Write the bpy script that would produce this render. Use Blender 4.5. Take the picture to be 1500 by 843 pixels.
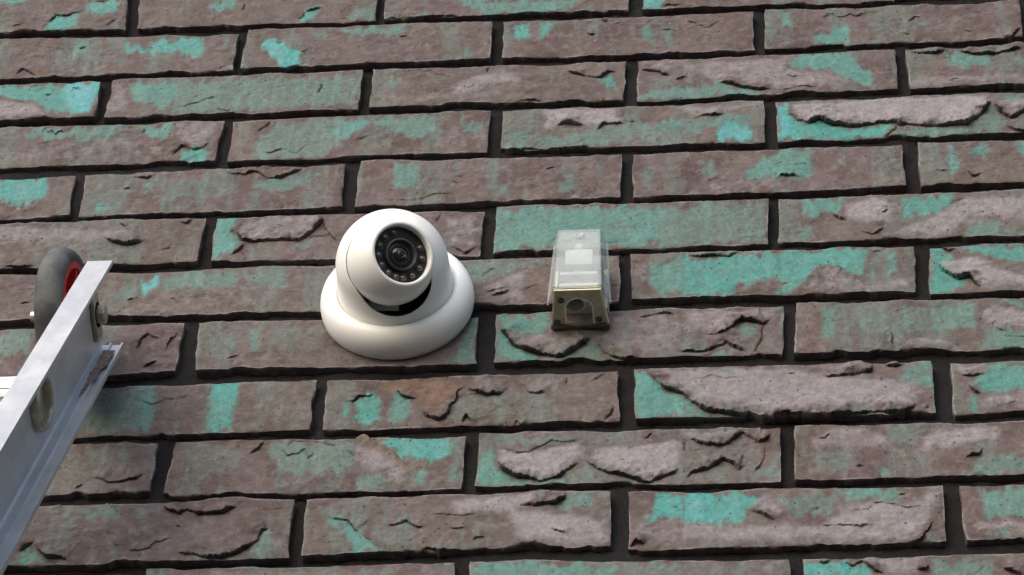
import bpy, bmesh, math, random
import numpy as np
from mathutils import Vector, Matrix

for _o in list(bpy.data.objects):
    bpy.data.objects.remove(_o, do_unlink=True)
S = bpy.context.scene
COL = S.collection
R = math.radians

# ------------------------------------------------------------------ camera
CAM = np.array([0.0, -1.24087, 1.60])         # eye of somebody standing in front of the wall (wall face is y = 0)
YAW, PITCH, ROLL = R(7.15506), R(48.30337), R(-3.58791)
FPX = 3644.8                                   # focal length in pixels of the 1500 px wide photograph
def _rx(a): c, s = math.cos(a), math.sin(a); return np.array([[1, 0, 0], [0, c, -s], [0, s, c]])
def _ry(a): c, s = math.cos(a), math.sin(a); return np.array([[c, 0, s], [0, 1, 0], [-s, 0, c]])
def _rz(a): c, s = math.cos(a), math.sin(a); return np.array([[c, -s, 0], [s, c, 0], [0, 0, 1]])
RC = _rz(YAW) @ _rx(PITCH) @ _ry(ROLL)
cd = bpy.data.cameras.new('camera')
cam = bpy.data.objects.new('camera', cd); COL.objects.link(cam)
cd.sensor_fit = 'HORIZONTAL'; cd.sensor_width = 36; cd.lens = FPX / 1500 * 36
cd.clip_start = 0.02; cd.clip_end = 500
m = Matrix.Identity(4)
for i in range(3):
    m[i][0] = RC[i, 0]; m[i][1] = RC[i, 2]; m[i][2] = -RC[i, 1]; m[i][3] = CAM[i]
cam.matrix_world = m
S.camera = cam

# ------------------------------------------------------------------ sky, sun, exposure
SUN_EL, SUN_AZ = R(27), R(-30)                 # azimuth measured from straight out of the wall (-y), negative = to the left
w = bpy.data.worlds.new('World'); S.world = w; w.use_nodes = True
nt = w.node_tree; nt.nodes.clear()
sky = nt.nodes.new('ShaderNodeTexSky'); sky.sky_type = 'NISHITA'; sky.sun_disc = False
sky.sun_elevation = SUN_EL
sky.air_density = 1.0; sky.dust_density = 2.5; sky.ozone_density = 0.6
sun_dir = Vector((math.sin(SUN_AZ) * math.cos(SUN_EL), -math.cos(SUN_AZ) * math.cos(SUN_EL), math.sin(SUN_EL)))
sky.sun_rotation = math.atan2(sun_dir.x, sun_dir.y)
bg = nt.nodes.new('ShaderNodeBackground'); bg.inputs[1].default_value = 0.12
wo = nt.nodes.new('ShaderNodeOutputWorld')
nt.links.new(sky.outputs[0], bg.inputs[0]); nt.links.new(bg.outputs[0], wo.inputs[0])
sd = bpy.data.lights.new('sun', 'SUN'); sd.energy = 1.2; sd.angle = R(80); sd.color = (0.955, 0.975, 1.0)
sun = bpy.data.objects.new('sun', sd); COL.objects.link(sun)
sun.rotation_euler = sun_dir.to_track_quat('Z', 'Y').to_euler(); sun.location = (-1, -2, 6)
S.view_settings.view_transform = 'Standard'; S.view_settings.look = 'None'
S.view_settings.exposure = 0.86; S.view_settings.gamma = 1.0; S.view_settings.use_curve_mapping = False

# ------------------------------------------------------------------ helpers
def on_plane(px, py, y=0.0):
    """where the sight line of a photograph point meets the plane y (arrays allowed): measuring by photogrammetry"""
    d = np.stack([(np.asarray(px, float) - 750) / FPX, np.ones_like(np.asarray(px, float)), -(np.asarray(py, float) - 421.5) / FPX], -1) @ RC.T
    t = (y - CAM[1]) / d[..., 1]
    return CAM[0] + d[..., 0] * t, CAM[2] + d[..., 2] * t

def link(o, parent=None):
    COL.objects.link(o)
    if parent is not None: o.parent = parent
    return o
def empty(name, loc=(0, 0, 0), label=None, cat=None, group=None):
    o = bpy.data.objects.new(name, None); o.location = loc; o.empty_display_size = .05
    if label: o['label'] = label
    if cat: o['category'] = cat
    if group: o['group'] = group
    return link(o)
def obj(name, bm, mat, parent=None, smooth=True, angle=40, bevel=0):
    if bevel:
        es = [e for e in bm.edges if len(e.link_faces) == 2 and e.calc_face_angle(0) > R(30)]
        bmesh.ops.bevel(bm, geom=es, offset=bevel, segments=2, profile=.5, affect='EDGES', clamp_overlap=True)
    bmesh.ops.recalc_face_normals(bm, faces=bm.faces)
    me = bpy.data.meshes.new(name); bm.to_mesh(me); bm.free()
    me.materials.append(mat)
    if smooth:
        me.shade_smooth(); me.set_sharp_from_angle(angle=R(angle))
    o = bpy.data.objects.new(name, me)
    return link(o, parent)
def box(bm, c, s, M=None):
    r = bmesh.ops.create_cube(bm, size=1)
    bmesh.ops.scale(bm, vec=s, verts=r['verts']); bmesh.ops.translate(bm, vec=c, verts=r['verts'])
    if M is not None: bmesh.ops.transform(bm, matrix=M, verts=r['verts'])
    return r['verts']
def lathe(bm, prof, M=None, seg=64, cap0=False, cap1=False):
    """prof: (radius, height) pairs turned about local z"""
    rings = []
    for r, h in prof:
        if r < 1e-6: rings.append([bm.verts.new((0, 0, h))])
        else: rings.append([bm.verts.new((r * math.cos(2 * math.pi * k / seg), r * math.sin(2 * math.pi * k / seg), h)) for k in range(seg)])
    for a, b in zip(rings, rings[1:]):
        for k in range(seg):
            k2 = (k + 1) % seg
            if len(a) == 1 and len(b) == 1: continue
            if len(a) == 1: bm.faces.new((a[0], b[k], b[k2]))
            elif len(b) == 1: bm.faces.new((a[k], a[k2], b[0]))
            else: bm.faces.new((a[k], a[k2], b[k2], b[k]))
    if cap0 and len(rings[0]) > 1: bm.faces.new(rings[0])
    if cap1 and len(rings[-1]) > 1: bm.faces.new(rings[-1])
    if M is not None: bmesh.ops.transform(bm, matrix=M, verts=[v for r in rings for v in r])
def frame(origin, z, xhint=(1, 0, 0)):
    z = Vector(z).normalized(); x = Vector(xhint); x = (x - z * x.dot(z)).normalized(); y = z.cross(x)
    M = Matrix.Identity(4)
    for i in range(3): M[i][0] = x[i]; M[i][1] = y[i]; M[i][2] = z[i]; M[i][3] = origin[i]
    return M

# ------------------------------------------------------------------ materials
def new_mat(name):
    mt = bpy.data.materials.new(name); mt.use_nodes = True
    n = mt.node_tree; b = n.nodes['Principled BSDF']
    return mt, n, b
def N(n, t, **kw):
    x = n.nodes.new(t)
    for k, v in kw.items():
        if k.startswith('i_'): x.inputs[k[2:].replace('_', ' ')].default_value = v
        else: setattr(x, k, v)
    return x
def noise(n, vec, scale, detail=4, rough=.6, dist=0):
    x = N(n, 'ShaderNodeTexNoise'); x.inputs['Scale'].default_value = scale; x.inputs['Detail'].default_value = detail
    x.inputs['Roughness'].default_value = rough; x.inputs['Distortion'].default_value = dist
    if vec is not None: n.links.new(vec, x.inputs['Vector'])
    return x.outputs[0]
def math_(n, op, a, b=None, c=None, clamp=False):
    x = N(n, 'ShaderNodeMath', operation=op, use_clamp=clamp)
    for i, v in enumerate((a, b, c)):
        if v is None: continue
        if isinstance(v, (int, float)): x.inputs[i].default_value = v
        else: n.links.new(v, x.inputs[i])
    return x.outputs[0]
def mix(n, f, a, b, mode='MIX'):
    x = N(n, 'ShaderNodeMix', data_type='RGBA', blend_type=mode); x.clamp_factor = True
    for k, v in ((0, f), (6, a), (7, b)):
        if isinstance(v, (int, float)): x.inputs[k].default_value = v
        elif isinstance(v, tuple): x.inputs[k].default_value = v + (1,) if len(v) == 3 else v
        else: n.links.new(v, x.inputs[k])
    return x.outputs[2]
def ramp(n, f, stops, interp='LINEAR'):
    x = N(n, 'ShaderNodeValToRGB'); x.color_ramp.interpolation = interp
    el = x.color_ramp.elements
    while len(el) < len(stops): el.new(.5)
    for e, (p, c) in zip(el, stops):
        e.position = p; e.color = (c, c, c, 1) if isinstance(c, (int, float)) else c + (1,)
    n.links.new(f, x.inputs[0]); return x.outputs[0]
def maprange(n, v, a, b, c=0, d=1):
    x = N(n, 'ShaderNodeMapRange', interpolation_type='SMOOTHSTEP')
    n.links.new(v, x.inputs[0])
    for i, q in zip((1, 2, 3, 4), (a, b, c, d)): x.inputs[i].default_value = q
    return x.outputs[0]
def bump(n, b, h, strength, dist):
    x = N(n, 'ShaderNodeBump'); x.inputs['Strength'].default_value = strength; x.inputs['Distance'].default_value = dist
    n.links.new(h, x.inputs['Height']); n.links.new(x.outputs[0], b.inputs['Normal'])
def attr(n, name):
    return N(n, 'ShaderNodeAttribute', attribute_name=name).outputs['Fac']

def brick_material():
    mt, n, b = new_mat('glazed_brick')
    tc = N(n, 'ShaderNodeTexCoord').outputs['Object']
    rnd = N(n, 'ShaderNodeObjectInfo').outputs['Random']
    off = N(n, 'ShaderNodeVectorMath', operation='ADD')
    sc = N(n, 'ShaderNodeVectorMath', operation='SCALE'); cmb = N(n, 'ShaderNodeCombineXYZ')
    for i in range(3): n.links.new(rnd, cmb.inputs[i])
    n.links.new(cmb.outputs[0], sc.inputs[0]); sc.inputs['Scale'].default_value = 37.0
    n.links.new(tc, off.inputs[0]); n.links.new(sc.outputs[0], off.inputs[1])
    v = off.outputs[0]
    st = N(n, 'ShaderNodeVectorMath', operation='MULTIPLY'); n.links.new(v, st.inputs[0]); st.inputs[1].default_value = (1, 1, .12)
    vs = st.outputs[0]                                             # drips: stretched up and down
    st2 = N(n, 'ShaderNodeVectorMath', operation='MULTIPLY'); n.links.new(v, st2.inputs[0]); st2.inputs[1].default_value = (.35, 1, 1)
    vh = st2.outputs[0]                                            # drag marks: stretched along the brick
    big = noise(n, v, 28, 3); mid = noise(n, v, 110, 4); fine = noise(n, v, 420, 3, .65); grit = noise(n, v, 1300, 2, .7)
    streak = noise(n, vs, 150, 3); drag = noise(n, vh, 260, 3)
    clay = mix(n, maprange(n, big, .35, .65), (.079, .055, .053), (.112, .087, .086))
    clay = mix(n, maprange(n, mid, .45, .75), clay, (.140, .117, .115))
    clay = mix(n, math_(n, 'MULTIPLY', maprange(n, drag, .5, .75), .35), clay, (.078, .056, .051))
    clay = mix(n, math_(n, 'MULTIPLY', maprange(n, rnd, 0, 1), .22), clay, (.118, .108, .094))
    # clay body, thick pale clay skin, glaze in greens to turquoise, rust stain
    pale = attr(n, 'pale')
    pf = math_(n, 'ADD', pale, math_(n, 'MULTIPLY', math_(n, 'SUBTRACT', mid, .5), .9))
    pf = math_(n, 'MULTIPLY', maprange(n, pf, .1, .95), maprange(n, pale, .0, .12))
    clay = mix(n, pf, clay, mix(n, fine, (.165, .150, .158), (.250, .236, .250)))
    rust = attr(n, 'rust')
    clay = mix(n, math_(n, 'MULTIPLY', rust, maprange(n, mid, .2, .7, .3, 1)), clay, (.20, .115, .072))
    hue = math_(n, 'ADD', attr(n, 'hue'), math_(n, 'MULTIPLY', math_(n, 'SUBTRACT', streak, .5), .35))
    gl = ramp(n, hue, [(0, (.100, .110, .094)), (.22, (.084, .142, .126)), (.5, (.052, .200, .178)), (.75, (.050, .245, .238)), (1, (.080, .275, .305))])
    gl = mix(n, math_(n, 'MULTIPLY', maprange(n, streak, .48, .75), .30), gl, (.150, .195, .190))
    gl = mix(n, math_(n, 'MULTIPLY', maprange(n, noise(n, v, 75, 4, .65), .5, .72), .40), gl, (.115, .128, .112))
    gl = mix(n, math_(n, 'MULTIPLY', maprange(n, fine, .5, .75), .18), gl, (.25, .29, .28))
    g = attr(n, 'glaze')
    gf = math_(n, 'ADD', g, math_(n, 'MULTIPLY', math_(n, 'SUBTRACT', streak, .5), .55))
    gf = math_(n, 'ADD', gf, math_(n, 'MULTIPLY', math_(n, 'SUBTRACT', mid, .5), .38))
    gf = math_(n, 'ADD', gf, math_(n, 'MULTIPLY', math_(n, 'SUBTRACT', fine, .5), .25))
    gf = math_(n, 'MULTIPLY', maprange(n, gf, .02, .95), maprange(n, g, .02, .25))
    c = mix(n, gf, clay, gl)
    # pinholes in the glaze
    vo = N(n, 'ShaderNodeTexVoronoi', feature='F1'); n.links.new(v, vo.inputs['Vector']); vo.inputs['Scale'].default_value = 150
    hole = math_(n, 'MULTIPLY', maprange(n, vo.outputs['Distance'], .10, .16, 1, 0), maprange(n, noise(n, v, 60, 2), .42, .58))
    c = mix(n, math_(n, 'MULTIPLY', hole, .85), c, (.03, .026, .024))
    # crumbs and grain
    dirt = noise(n, v, 190, 4, .7)
    c = mix(n, .5, c, mix(n, maprange(n, dirt, .25, .75), (.62, .60, .59), (1.35, 1.35, 1.36)), 'MULTIPLY')
    c = mix(n, .36, c, mix(n, fine, (.45, .45, .45), (1.55, 1.55, 1.55)), 'MULTIPLY')
    c = mix(n, .25, c, mix(n, grit, (.5, .5, .5), (1.5, 1.5, 1.5)), 'MULTIPLY')
    speck = maprange(n, noise(n, v, 520, 2, .5), .70, .76)
    c = mix(n, math_(n, 'MULTIPLY', speck, .5), c, (.36, .34, .33))
    n.links.new(c, b.inputs['Base Color'])
    n.links.new(math_(n, 'SUBTRACT', .76, math_(n, 'MULTIPLY', gf, .20)), b.inputs['Roughness'])
    b.inputs['Specular IOR Level'].default_value = .25
    hgt = math_(n, 'ADD', math_(n, 'MULTIPLY', fine, .7), math_(n, 'MULTIPLY', grit, .35))
    hgt = math_(n, 'ADD', hgt, math_(n, 'MULTIPLY', drag, .6))
    hgt = math_(n, 'SUBTRACT', hgt, math_(n, 'MULTIPLY', hole, 1.2))
    hgt = math_(n, 'ADD', hgt, math_(n, 'MULTIPLY', dirt, .8)); bump(n, b, hgt, .45, .0007)
    return mt

def mortar_material():
    mt, n, b = new_mat('grey_mortar')
    v = N(n, 'ShaderNodeTexCoord').outputs['Object']
    a = noise(n, v, 9, 3); f = noise(n, v, 300, 4, .7); g = noise(n, v, 900, 2, .7)
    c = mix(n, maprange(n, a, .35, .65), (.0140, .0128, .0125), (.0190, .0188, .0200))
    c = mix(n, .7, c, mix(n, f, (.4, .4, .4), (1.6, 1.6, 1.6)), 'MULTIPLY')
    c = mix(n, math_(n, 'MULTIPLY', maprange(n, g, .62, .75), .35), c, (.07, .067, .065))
    n.links.new(c, b.inputs['Base Color']); b.inputs['Roughness'].default_value = .95; b.inputs['Specular IOR Level'].default_value = .1
    bump(n, b, math_(n, 'ADD', f, math_(n, 'MULTIPLY', g, .5)), .9, .0018)
    return mt

def simple(name, col, rough=.5, metal=0, var=.12, scale=60, bmp=0, spec=.5, rvar=0):
    mt, n, b = new_mat(name)
    v = N(n, 'ShaderNodeTexCoord').outputs['Object']
    f = noise(n, v, scale, 4, .6)
    lo = tuple(max(0, c * (1 - var)) for c in col); hi = tuple(min(1, c * (1 + var)) for c in col)
    n.links.new(mix(n, maprange(n, f, .3, .7), lo, hi), b.inputs['Base Color'])
    b.inputs['Metallic'].default_value = metal; b.inputs['Specular IOR Level'].default_value = spec
    if rvar: n.links.new(maprange(n, f, .3, .7, rough - rvar, rough + rvar), b.inputs['Roughness'])
    else: b.inputs['Roughness'].default_value = rough
    if bmp: bump(n, b, noise(n, v, scale * 6, 3), bmp, .0005)
    return mt

def aluminium():
    mt, n, b = new_mat('brushed_aluminium')
    v = N(n, 'ShaderNodeTexCoord').outputs['Object']
    s = N(n, 'ShaderNodeVectorMath', operation='MULTIPLY'); n.links.new(v, s.inputs[0]); s.inputs[1].default_value = (1, 1, .03)
    f = noise(n, s.outputs[0], 900, 3); g = noise(n, v, 35, 4, .65); h = noise(n, v, 240, 3, .7)
    c = mix(n, maprange(n, g, .35, .7), (.56, .57, .585), (.65, .66, .675))
    c = mix(n, math_(n, 'MULTIPLY', maprange(n, h, .6, .75), .35), c, (.40, .38, .36))
    n.links.new(c, b.inputs['Base Color']); b.inputs['Metallic'].default_value = .6
    n.links.new(maprange(n, math_(n, 'ADD', math_(n, 'MULTIPLY', f, .5), math_(n, 'MULTIPLY', g, .5)), .3, .7, .36, .50), b.inputs['Roughness'])
    bump(n, b, math_(n, 'ADD', f, h), .25, .0003)
    return mt

M_BRICK = brick_material(); M_MORTAR = mortar_material()
M_ALU = aluminium()
# ------------------------------------------------------------------ the wall: every brick measured one by one
# corners of the brick faces, clockwise from top left (photograph points on the wall plane), one line per course
BR = [
 [(-185,-8,190,-20,183,42,-192,56), (208,-21,553,-32,549,31,200,42), (569,-33,925,-44,921,13,563,28), (943,-44,1312,-56,1310,1,941,13)],
 [(-20,59,350,49,341,103,-28,116), (363,46,722,32,717,87,353,102), (739,32,1103,18,1105,73,735,86), (1120,15,1493,0,1497,53,1119,70)],
 [(-222,137,149,118,138,171,-236,187), (166,118,530,103,525,159,153,173), (548,103,915,90,913,145,542,157), (935,89,1312,71,1315,128,932,146), (1327,72,1710,55,1718,112,1333,130)],
 [(-55,190,329,177,313,234,-70,247), (343,177,720,162,713,221,333,235), (735,161,1119,147,1120,207,732,219), (1138,148,1525,133,1530,192,1140,207)],
 [(-280,272,110,257,100,317,-296,332), (125,255,507,238,500,302,115,316), (527,237,912,227,910,288,518,303), (928,227,1322,211,1327,273,927,288), (1345,211,1742,197,1748,258,1348,273)],
 [(-92,331,300,319,290,383,-107,397), (317,318,708,308,704,374,307,382), (727,304,1125,291,1125,357,722,370), (1142,290,1553,276,1560,341,1140,354)],
 [(-335,413,72,401,62,467,-350,482), (90,401,492,388,487,455,78,466), (512,387,907,374,907,443,506,452), (923,372,1340,361,1343,427,925,438), (1360,362,1780,350,1788,416,1363,430)],
 [(-170,489,268,474,257,544,-184,558), (290,472,699,463,698,533,287,543), (727,459,1148,448,1148,518,723,529), (1166,444,1590,432,1598,507,1166,518)],
 [(-430,585,3,571,-8,643,-450,657), (25,571,463,556,454,629,14,642), (480,558,906,543,906,615,473,630), (930,543,1365,531,1369,605,930,614), (1393,531,1835,519,1842,592,1398,605)],
 [(-215,661,233,649,217,721,-235,735), (257,646,682,639,675,716,237,724), (703,634,1143,625,1144,704,697,710), (1165,625,1612,614,1620,692,1167,703)],
 [(-15,745,432,730,422,818,-38,831), (448,731,895,720,897,798,442,815), (922,720,1383,712,1386,793,919,806), (1405,712,1868,702,1878,781,1415,791)],
 [(-250,849,190,840,176,932,-275,943), (213,834,665,824,660,915,200,930), (690,824,1155,819,1156,905,685,915), (1177,817,1650,808,1660,890,1180,903)],
]
FEATS = []; _org = [0, 0]
ORG = dict(A=(0, 0), B=(500, 0), C=(1000, 0), D=(0, 281), E=(500, 281), F=(1000, 281), G=(0, 562), H=(500, 562), I=(1000, 562))
def reg(k): _org[:] = ORG[k]
def _wall(xy):
    a = np.array(xy, float).reshape(-1, 2) / 3 + np.array(_org)
    x, z = on_plane(a[:, 0], a[:, 1]); return np.stack([x, z], 1)
def T(s, h, *xy): FEATS.append(('T', s, h, _wall(xy)))       # glaze left on the face
def W(s, *xy): FEATS.append(('W', s, 0, _wall(xy)))          # thick pale clay skin
def O(s, *xy): FEATS.append(('O', s * .62, 0, _wall(xy)))          # rust stain
def F(h, *xy): FEATS.append(('F', h * .00056, 0, _wall(xy))) # free edge of a loose flake, lifted on the left-hand side
def K(*xy): FEATS.append(('K', 1, 0, _wall(xy)))             # crack
reg('A')
T(.8,.5,0,0,130,0,110,22,0,35); T(.95,.6,235,75,330,75,350,60,340,130,195,138); T(.9,.55,375,20,400,8,525,8,505,60,430,78,385,50); T(.5,.3,510,85,525,90,515,120,480,115)
T(.85,.4,930,10,960,0,1040,0,1030,50,960,50,920,35); T(.9,.55,1305,98,1340,55,1415,28,1395,60,1370,98); T(.6,.5,1460,0,1500,0,1500,15,1465,10)
F(4,215,110,240,70,300,75,350,55,370,40); F(2,395,5,460,8,515,3); K(1060,50,1080,15); F(4,1340,50,1370,42,1420,28); K(1310,90,1345,48); K(465,115,515,85)
T(.7,.4,290,248,320,210,350,180,390,178,385,245); T(.6,.4,415,235,435,180,450,180,430,240)
T(1,.6,530,225,560,192,590,210,650,215,670,170,720,165,745,205,790,160,880,170,905,205,890,240,770,235,650,235,560,228); T(.5,.4,985,165,1010,170,1010,215,985,210)
F(3,65,335,95,308,125,320,180,340); K(950,305,990,285); O(.4,120,310,260,310,240,335,140,335)
T(1,.85,1145,215,1190,185,1260,195,1285,230,1330,235,1320,290,1215,300,1205,260); T(.5,.3,1145,150,1170,140,1160,180); T(.6,.4,1370,140,1430,135,1440,160,1400,170)
T(.5,.3,1455,235,1475,235,1475,265,1455,260); T(.4,.3,1330,230,1370,220,1350,290,1325,290); K(1215,195,1250,185)
T(.95,.5,-500,400,0,385,180,380,445,358,440,400,400,470,380,505,240,495,190,480,140,455,60,450,0,440,-500,470); T(1,1,270,370,445,360,395,495,300,490); W(.8,-300,470,0,450,120,460,190,485,215,515,0,525,-300,540)
T(.8,.4,565,370,780,350,790,400,760,465,720,480,580,440); T(.65,.25,780,360,1500,330,1590,330,1570,450,1490,460,1200,480,1000,490,760,510,745,495,770,440)
W(.5,500,380,550,360,570,440,560,500,460,515); K(1395,415,1420,360); K(945,475,1020,490)
T(.7,.35,100,600,150,570,540,555,510,600,430,615,260,605,120,610); T(.8,.4,600,560,680,550,760,545,760,590,710,605,640,595); T(.95,.55,800,650,860,655,930,650,890,705,765,710)
W(.6,770,540,960,535,920,630,860,645,800,630,760,600); F(5,745,690,800,635,860,655,925,622); K(620,585,645,560); W(.3,0,620,700,610,720,700,0,720)
T(.7,.2,1110,620,1200,560,1240,530,1500,525,1500,640,1400,690,1230,705,1100,690); T(.6,.6,1440,600,1500,540,1500,610); O(.6,1020,560,1110,560,1100,660,1030,690); K(1130,575,1195,535)
T(1,.6,-600,810,0,790,215,775,200,843,190,860,150,885,0,890,-600,900); T(.6,.3,620,790,690,780,670,843,620,860); T(.5,.25,740,790,1010,770,1010,850,980,868,760,873,740,850); T(.6,.35,1120,790,1360,740,1370,780,1240,830,1130,830)
F(6,985,755,1080,760,1105,745,1150,755,1175,775,1250,765,1330,735); F(3,560,765,640,775,695,755)
reg('B')
T(.6,.3,75,25,150,10,148,90,20,90); T(.8,.35,500,0,1060,0,1030,30,880,55,780,70,640,60,540,30); T(.7,.5,320,65,375,60,360,85); T(1,.7,1330,-40,1420,0,1395,35,1335,38); F(4,1390,35,1430,22,1500,20); F(4,190,82,370,77,525,68)
T(.75,.35,0,130,130,130,300,120,270,160,130,165,0,150); T(.7,.4,525,260,545,210,570,215,580,255)
T(.95,.6,755,115,800,105,830,100,835,160,800,175,765,165); T(.9,.5,870,105,945,95,910,155,870,170); T(.7,.4,1310,130,1365,105,1370,180,1320,195); T(.6,.4,1415,120,1455,115,1450,195,1415,195); T(.6,.4,1155,240,1190,210,1220,235); F(5,1070,140,1090,155,1115,152); F(3,1138,92,1165,98)
T(.7,.25,185,350,270,340,270,375,190,385); T(.4,.2,380,350,460,330,450,355,390,365); W(.7,600,330,780,320,780,370,620,390,560,420,480,430,500,390); T(.95,.5,1125,345,1190,335,1210,390,1180,400)
F(4,980,310,1100,335,1140,340,1175,315,1220,310); K(635,320,655,295); F(4,760,445,830,440,890,442); W(.4,150,430,700,400,760,430,300,460)
F(5,1310,300,1360,305,1400,310,1450,330); T(.4,.3,1370,340,1430,340,1480,400,1490,430,1300,435); W(.5,1310,270,1500,260,1500,310,1440,315,1320,295)
T(.9,.4,0,530,120,515,130,560,60,580,20,610,0,615); T(.9,.3,130,520,240,515,420,505,420,560,465,570,400,590,330,600,270,605,230,570,140,560); T(.7,.4,560,545,600,520,640,530,620,580,530,585); W(.3,400,600,620,580,620,640,400,640)
T(.35,.2,700,500,880,480,870,540,780,600,700,600); W(.9,890,480,1230,470,1230,545,1130,560,1050,545,960,545,900,570); T(.6,.3,760,550,830,570,830,640,700,650,740,600); T(.65,.25,850,600,1000,580,1080,570,1500,530,1500,620,1100,640,850,650)
W(.4,1250,590,1500,560,1500,620,1250,630); T(.6,.4,1400,520,1500,520,1500,590,1400,570); F(6,945,550,1000,540,1070,543); F(6,1115,575,1150,548,1235,540,1255,535); F(4,700,655,800,648,930,655,1040,640,1100,640)
T(.85,.3,225,730,340,720,350,780,300,850,230,850); T(.6,.3,370,740,400,740,390,800,375,800); T(.5,.3,480,730,530,715,520,760); T(.7,.3,690,830,720,810,750,855,680,860); T(.5,.3,950,800,1040,740,1040,850,960,855); T(.5,.4,1110,720,1140,710,1140,800); F(3,895,748,940,738); K(485,795,520,808)
T(.4,.3,1310,740,1390,720,1370,850,1320,850)
reg('C')
T(.3,.3,30,110,100,100,90,140); F(2,0,92,85,105)
T(.9,.4,430,50,475,45,475,115,430,118); T(.95,.4,575,160,660,130,690,108,728,110,730,190,580,195); T(.5,.3,845,130,860,95,920,130,920,140,860,140); T(.7,.35,1000,90,1070,78,1080,110,1010,112); F(3,980,100,1015,68,1060,70); K(1105,85,1130,82); T(.4,.3,740,45,800,30,780,60); T(.3,.3,420,150,480,120,470,190,430,195); F(4,1380,150,1440,158,1490,115)
T(.95,.4,450,250,560,235,740,225,770,280,840,320,835,370,770,375,710,340,640,310,560,300,480,290); W(.6,0,280,440,250,480,300,640,310,720,360,500,390,360,380,200,350,0,320); T(.8,.3,0,380,150,365,300,380,370,405,0,430,-200,435,-200,410); F(6,145,365,190,358,260,372,330,385,395,390); F(2,395,395,500,380,600,380)
F(5,980,225,1040,230,1110,235,1165,212); T(.85,.3,1145,240,1195,225,1360,240,1370,290,1180,300); O(.4,1050,270,1140,260,1150,330,1060,340); F(6,1200,215,1290,232,1390,238,1470,218,1500,228); T(.5,.3,1450,250,1500,240,1600,240,1600,290,1450,290); W(.5,1000,340,1500,320,1500,355,1000,385)
T(1,.9,140,565,200,540,290,540,305,600,290,622,160,620); T(.6,.35,0,530,200,490,300,500,290,550,140,560,0,590); W(.6,0,460,340,450,250,490,60,520,0,500); F(4,40,515,90,502,190,500)
T(1,.6,420,455,470,450,480,500,530,535,620,530,700,555,880,545,945,545,890,600,700,605,430,615); T(1,.9,425,460,460,460,480,590,430,610); T(.8,.25,945,560,1260,550,1240,595,930,600); T(.85,.15,1260,590,1280,540,1355,460,1400,500,1430,530,1400,580,1270,590)
W(1,480,460,850,430,1340,420,1350,450,1290,520,1250,545,1100,548,950,540,870,530,760,548,680,540,620,515,560,535,510,520); F(8,470,490,515,525,560,533,600,515,650,535,740,550,800,545,870,530,930,530,960,545,1100,548,1250,540,1310,500,1360,440)
W(.7,1385,440,1500,430,1560,430,1560,470,1500,485,1440,510,1400,490); F(7,1365,445,1400,490,1440,512,1500,485,1560,480); T(.7,.3,1380,415,1500,400,1500,430,1400,450); K(885,600,935,570,945,545); F(4,1400,545,1450,560,1500,575,1550,570)
T(.6,.3,75,710,130,700,155,760,120,790,80,760); T(.9,.35,270,740,350,700,420,660,575,650,580,780,530,775,420,780,280,790); T(.6,.35,695,650,725,660,705,740); F(4,410,785,430,770,500,768,520,785); W(.3,50,790,900,790,900,820,50,840)
T(.9,.35,1170,640,1195,650,1215,740,1190,795,1155,740); T(.9,.4,1260,660,1310,630,1350,670,1335,700,1270,695); T(.7,.5,1450,640,1500,620,1600,620,1600,710,1470,680); F(3,1230,745,1280,780,1330,768)
reg('D')
T(.95,.4,410,70,440,48,480,60,475,90,415,92); W(.6,-200,160,0,150,330,170,560,170,600,210,480,215,380,235,240,225,0,225,-200,230); F(7,470,200,495,218,550,230,640,222); T(.3,.1,690,180,800,160,760,230,690,250); F(3,780,128,820,140,855,120); F(3,0,335,100,328,160,318); F(2,690,255,740,245,775,215)
T(.85,.45,940,120,1060,105,1030,160,1000,190,1060,210,1010,275,925,290); W(.55,1035,160,1090,120,1380,100,1430,95,1390,160,1310,205,1200,212,1090,215,1050,190); F(8,1035,165,1060,205,1110,217,1230,210,1310,210,1370,175,1430,105); T(.6,.3,1280,240,1380,210,1385,240,1300,260); T(.7,.4,1090,240,1110,230,1115,290,1085,290); F(4,1000,285,1040,255,1080,220); K(1000,167,1035,165); F(4,1410,100,1440,170,1490,230)
T(.8,.95,610,390,710,355,700,430,620,465); T(.5,.3,500,430,600,400,600,460,510,480); T(.75,.25,720,360,1050,345,1060,400,860,440,720,430); T(.65,.25,1060,350,1270,335,1260,440,1170,410,1060,395); O(.5,480,370,560,360,520,430,480,440); W(.25,700,450,1000,410,1170,420,1300,470,1250,510,900,530,480,540); F(2,555,475,600,470)
T(.85,.2,-400,630,0,615,140,605,145,700,0,715,-400,730); F(4,600,700,620,650,655,625,720,662); F(4,620,780,690,740); T(.3,.2,530,610,600,600,590,640); F(3,720,700,760,640,790,600)
T(.45,.2,900,590,1050,580,1040,680,980,750,900,700); T(.75,.3,1090,590,1150,590,1140,690,1100,690); T(.4,.15,1180,580,1330,580,1330,700,1180,690); T(.3,.1,1340,580,1420,580,1400,690,1330,690); F(3,1270,770,1210,712,1140,710,1060,735,1000,785); W(.3,1010,770,1070,735,1210,715,1260,770)
reg('E')
T(.35,.15,450,130,610,110,600,200,500,220); W(.45,440,100,610,95,600,250,470,240); F(4,470,240,500,240,545,265,600,235); K(415,135,440,90)
T(.85,.35,680,75,900,70,1150,68,1500,65,1500,235,1150,245,665,262); T(.7,.22,1400,70,1870,45,1870,225,1400,240)
T(.7,.2,540,315,700,310,920,310,880,335,780,345,690,385,560,400); W(.6,690,385,760,360,820,345,810,480,700,490,660,430); O(.25,820,340,910,340,910,480,815,480); F(3,620,445,680,435,770,432); F(3,640,462,770,440)
W(.4,1280,330,1360,300,1340,430,1280,460); T(.9,.35,1345,310,1500,290,1520,440,1390,445,1350,400)
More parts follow.
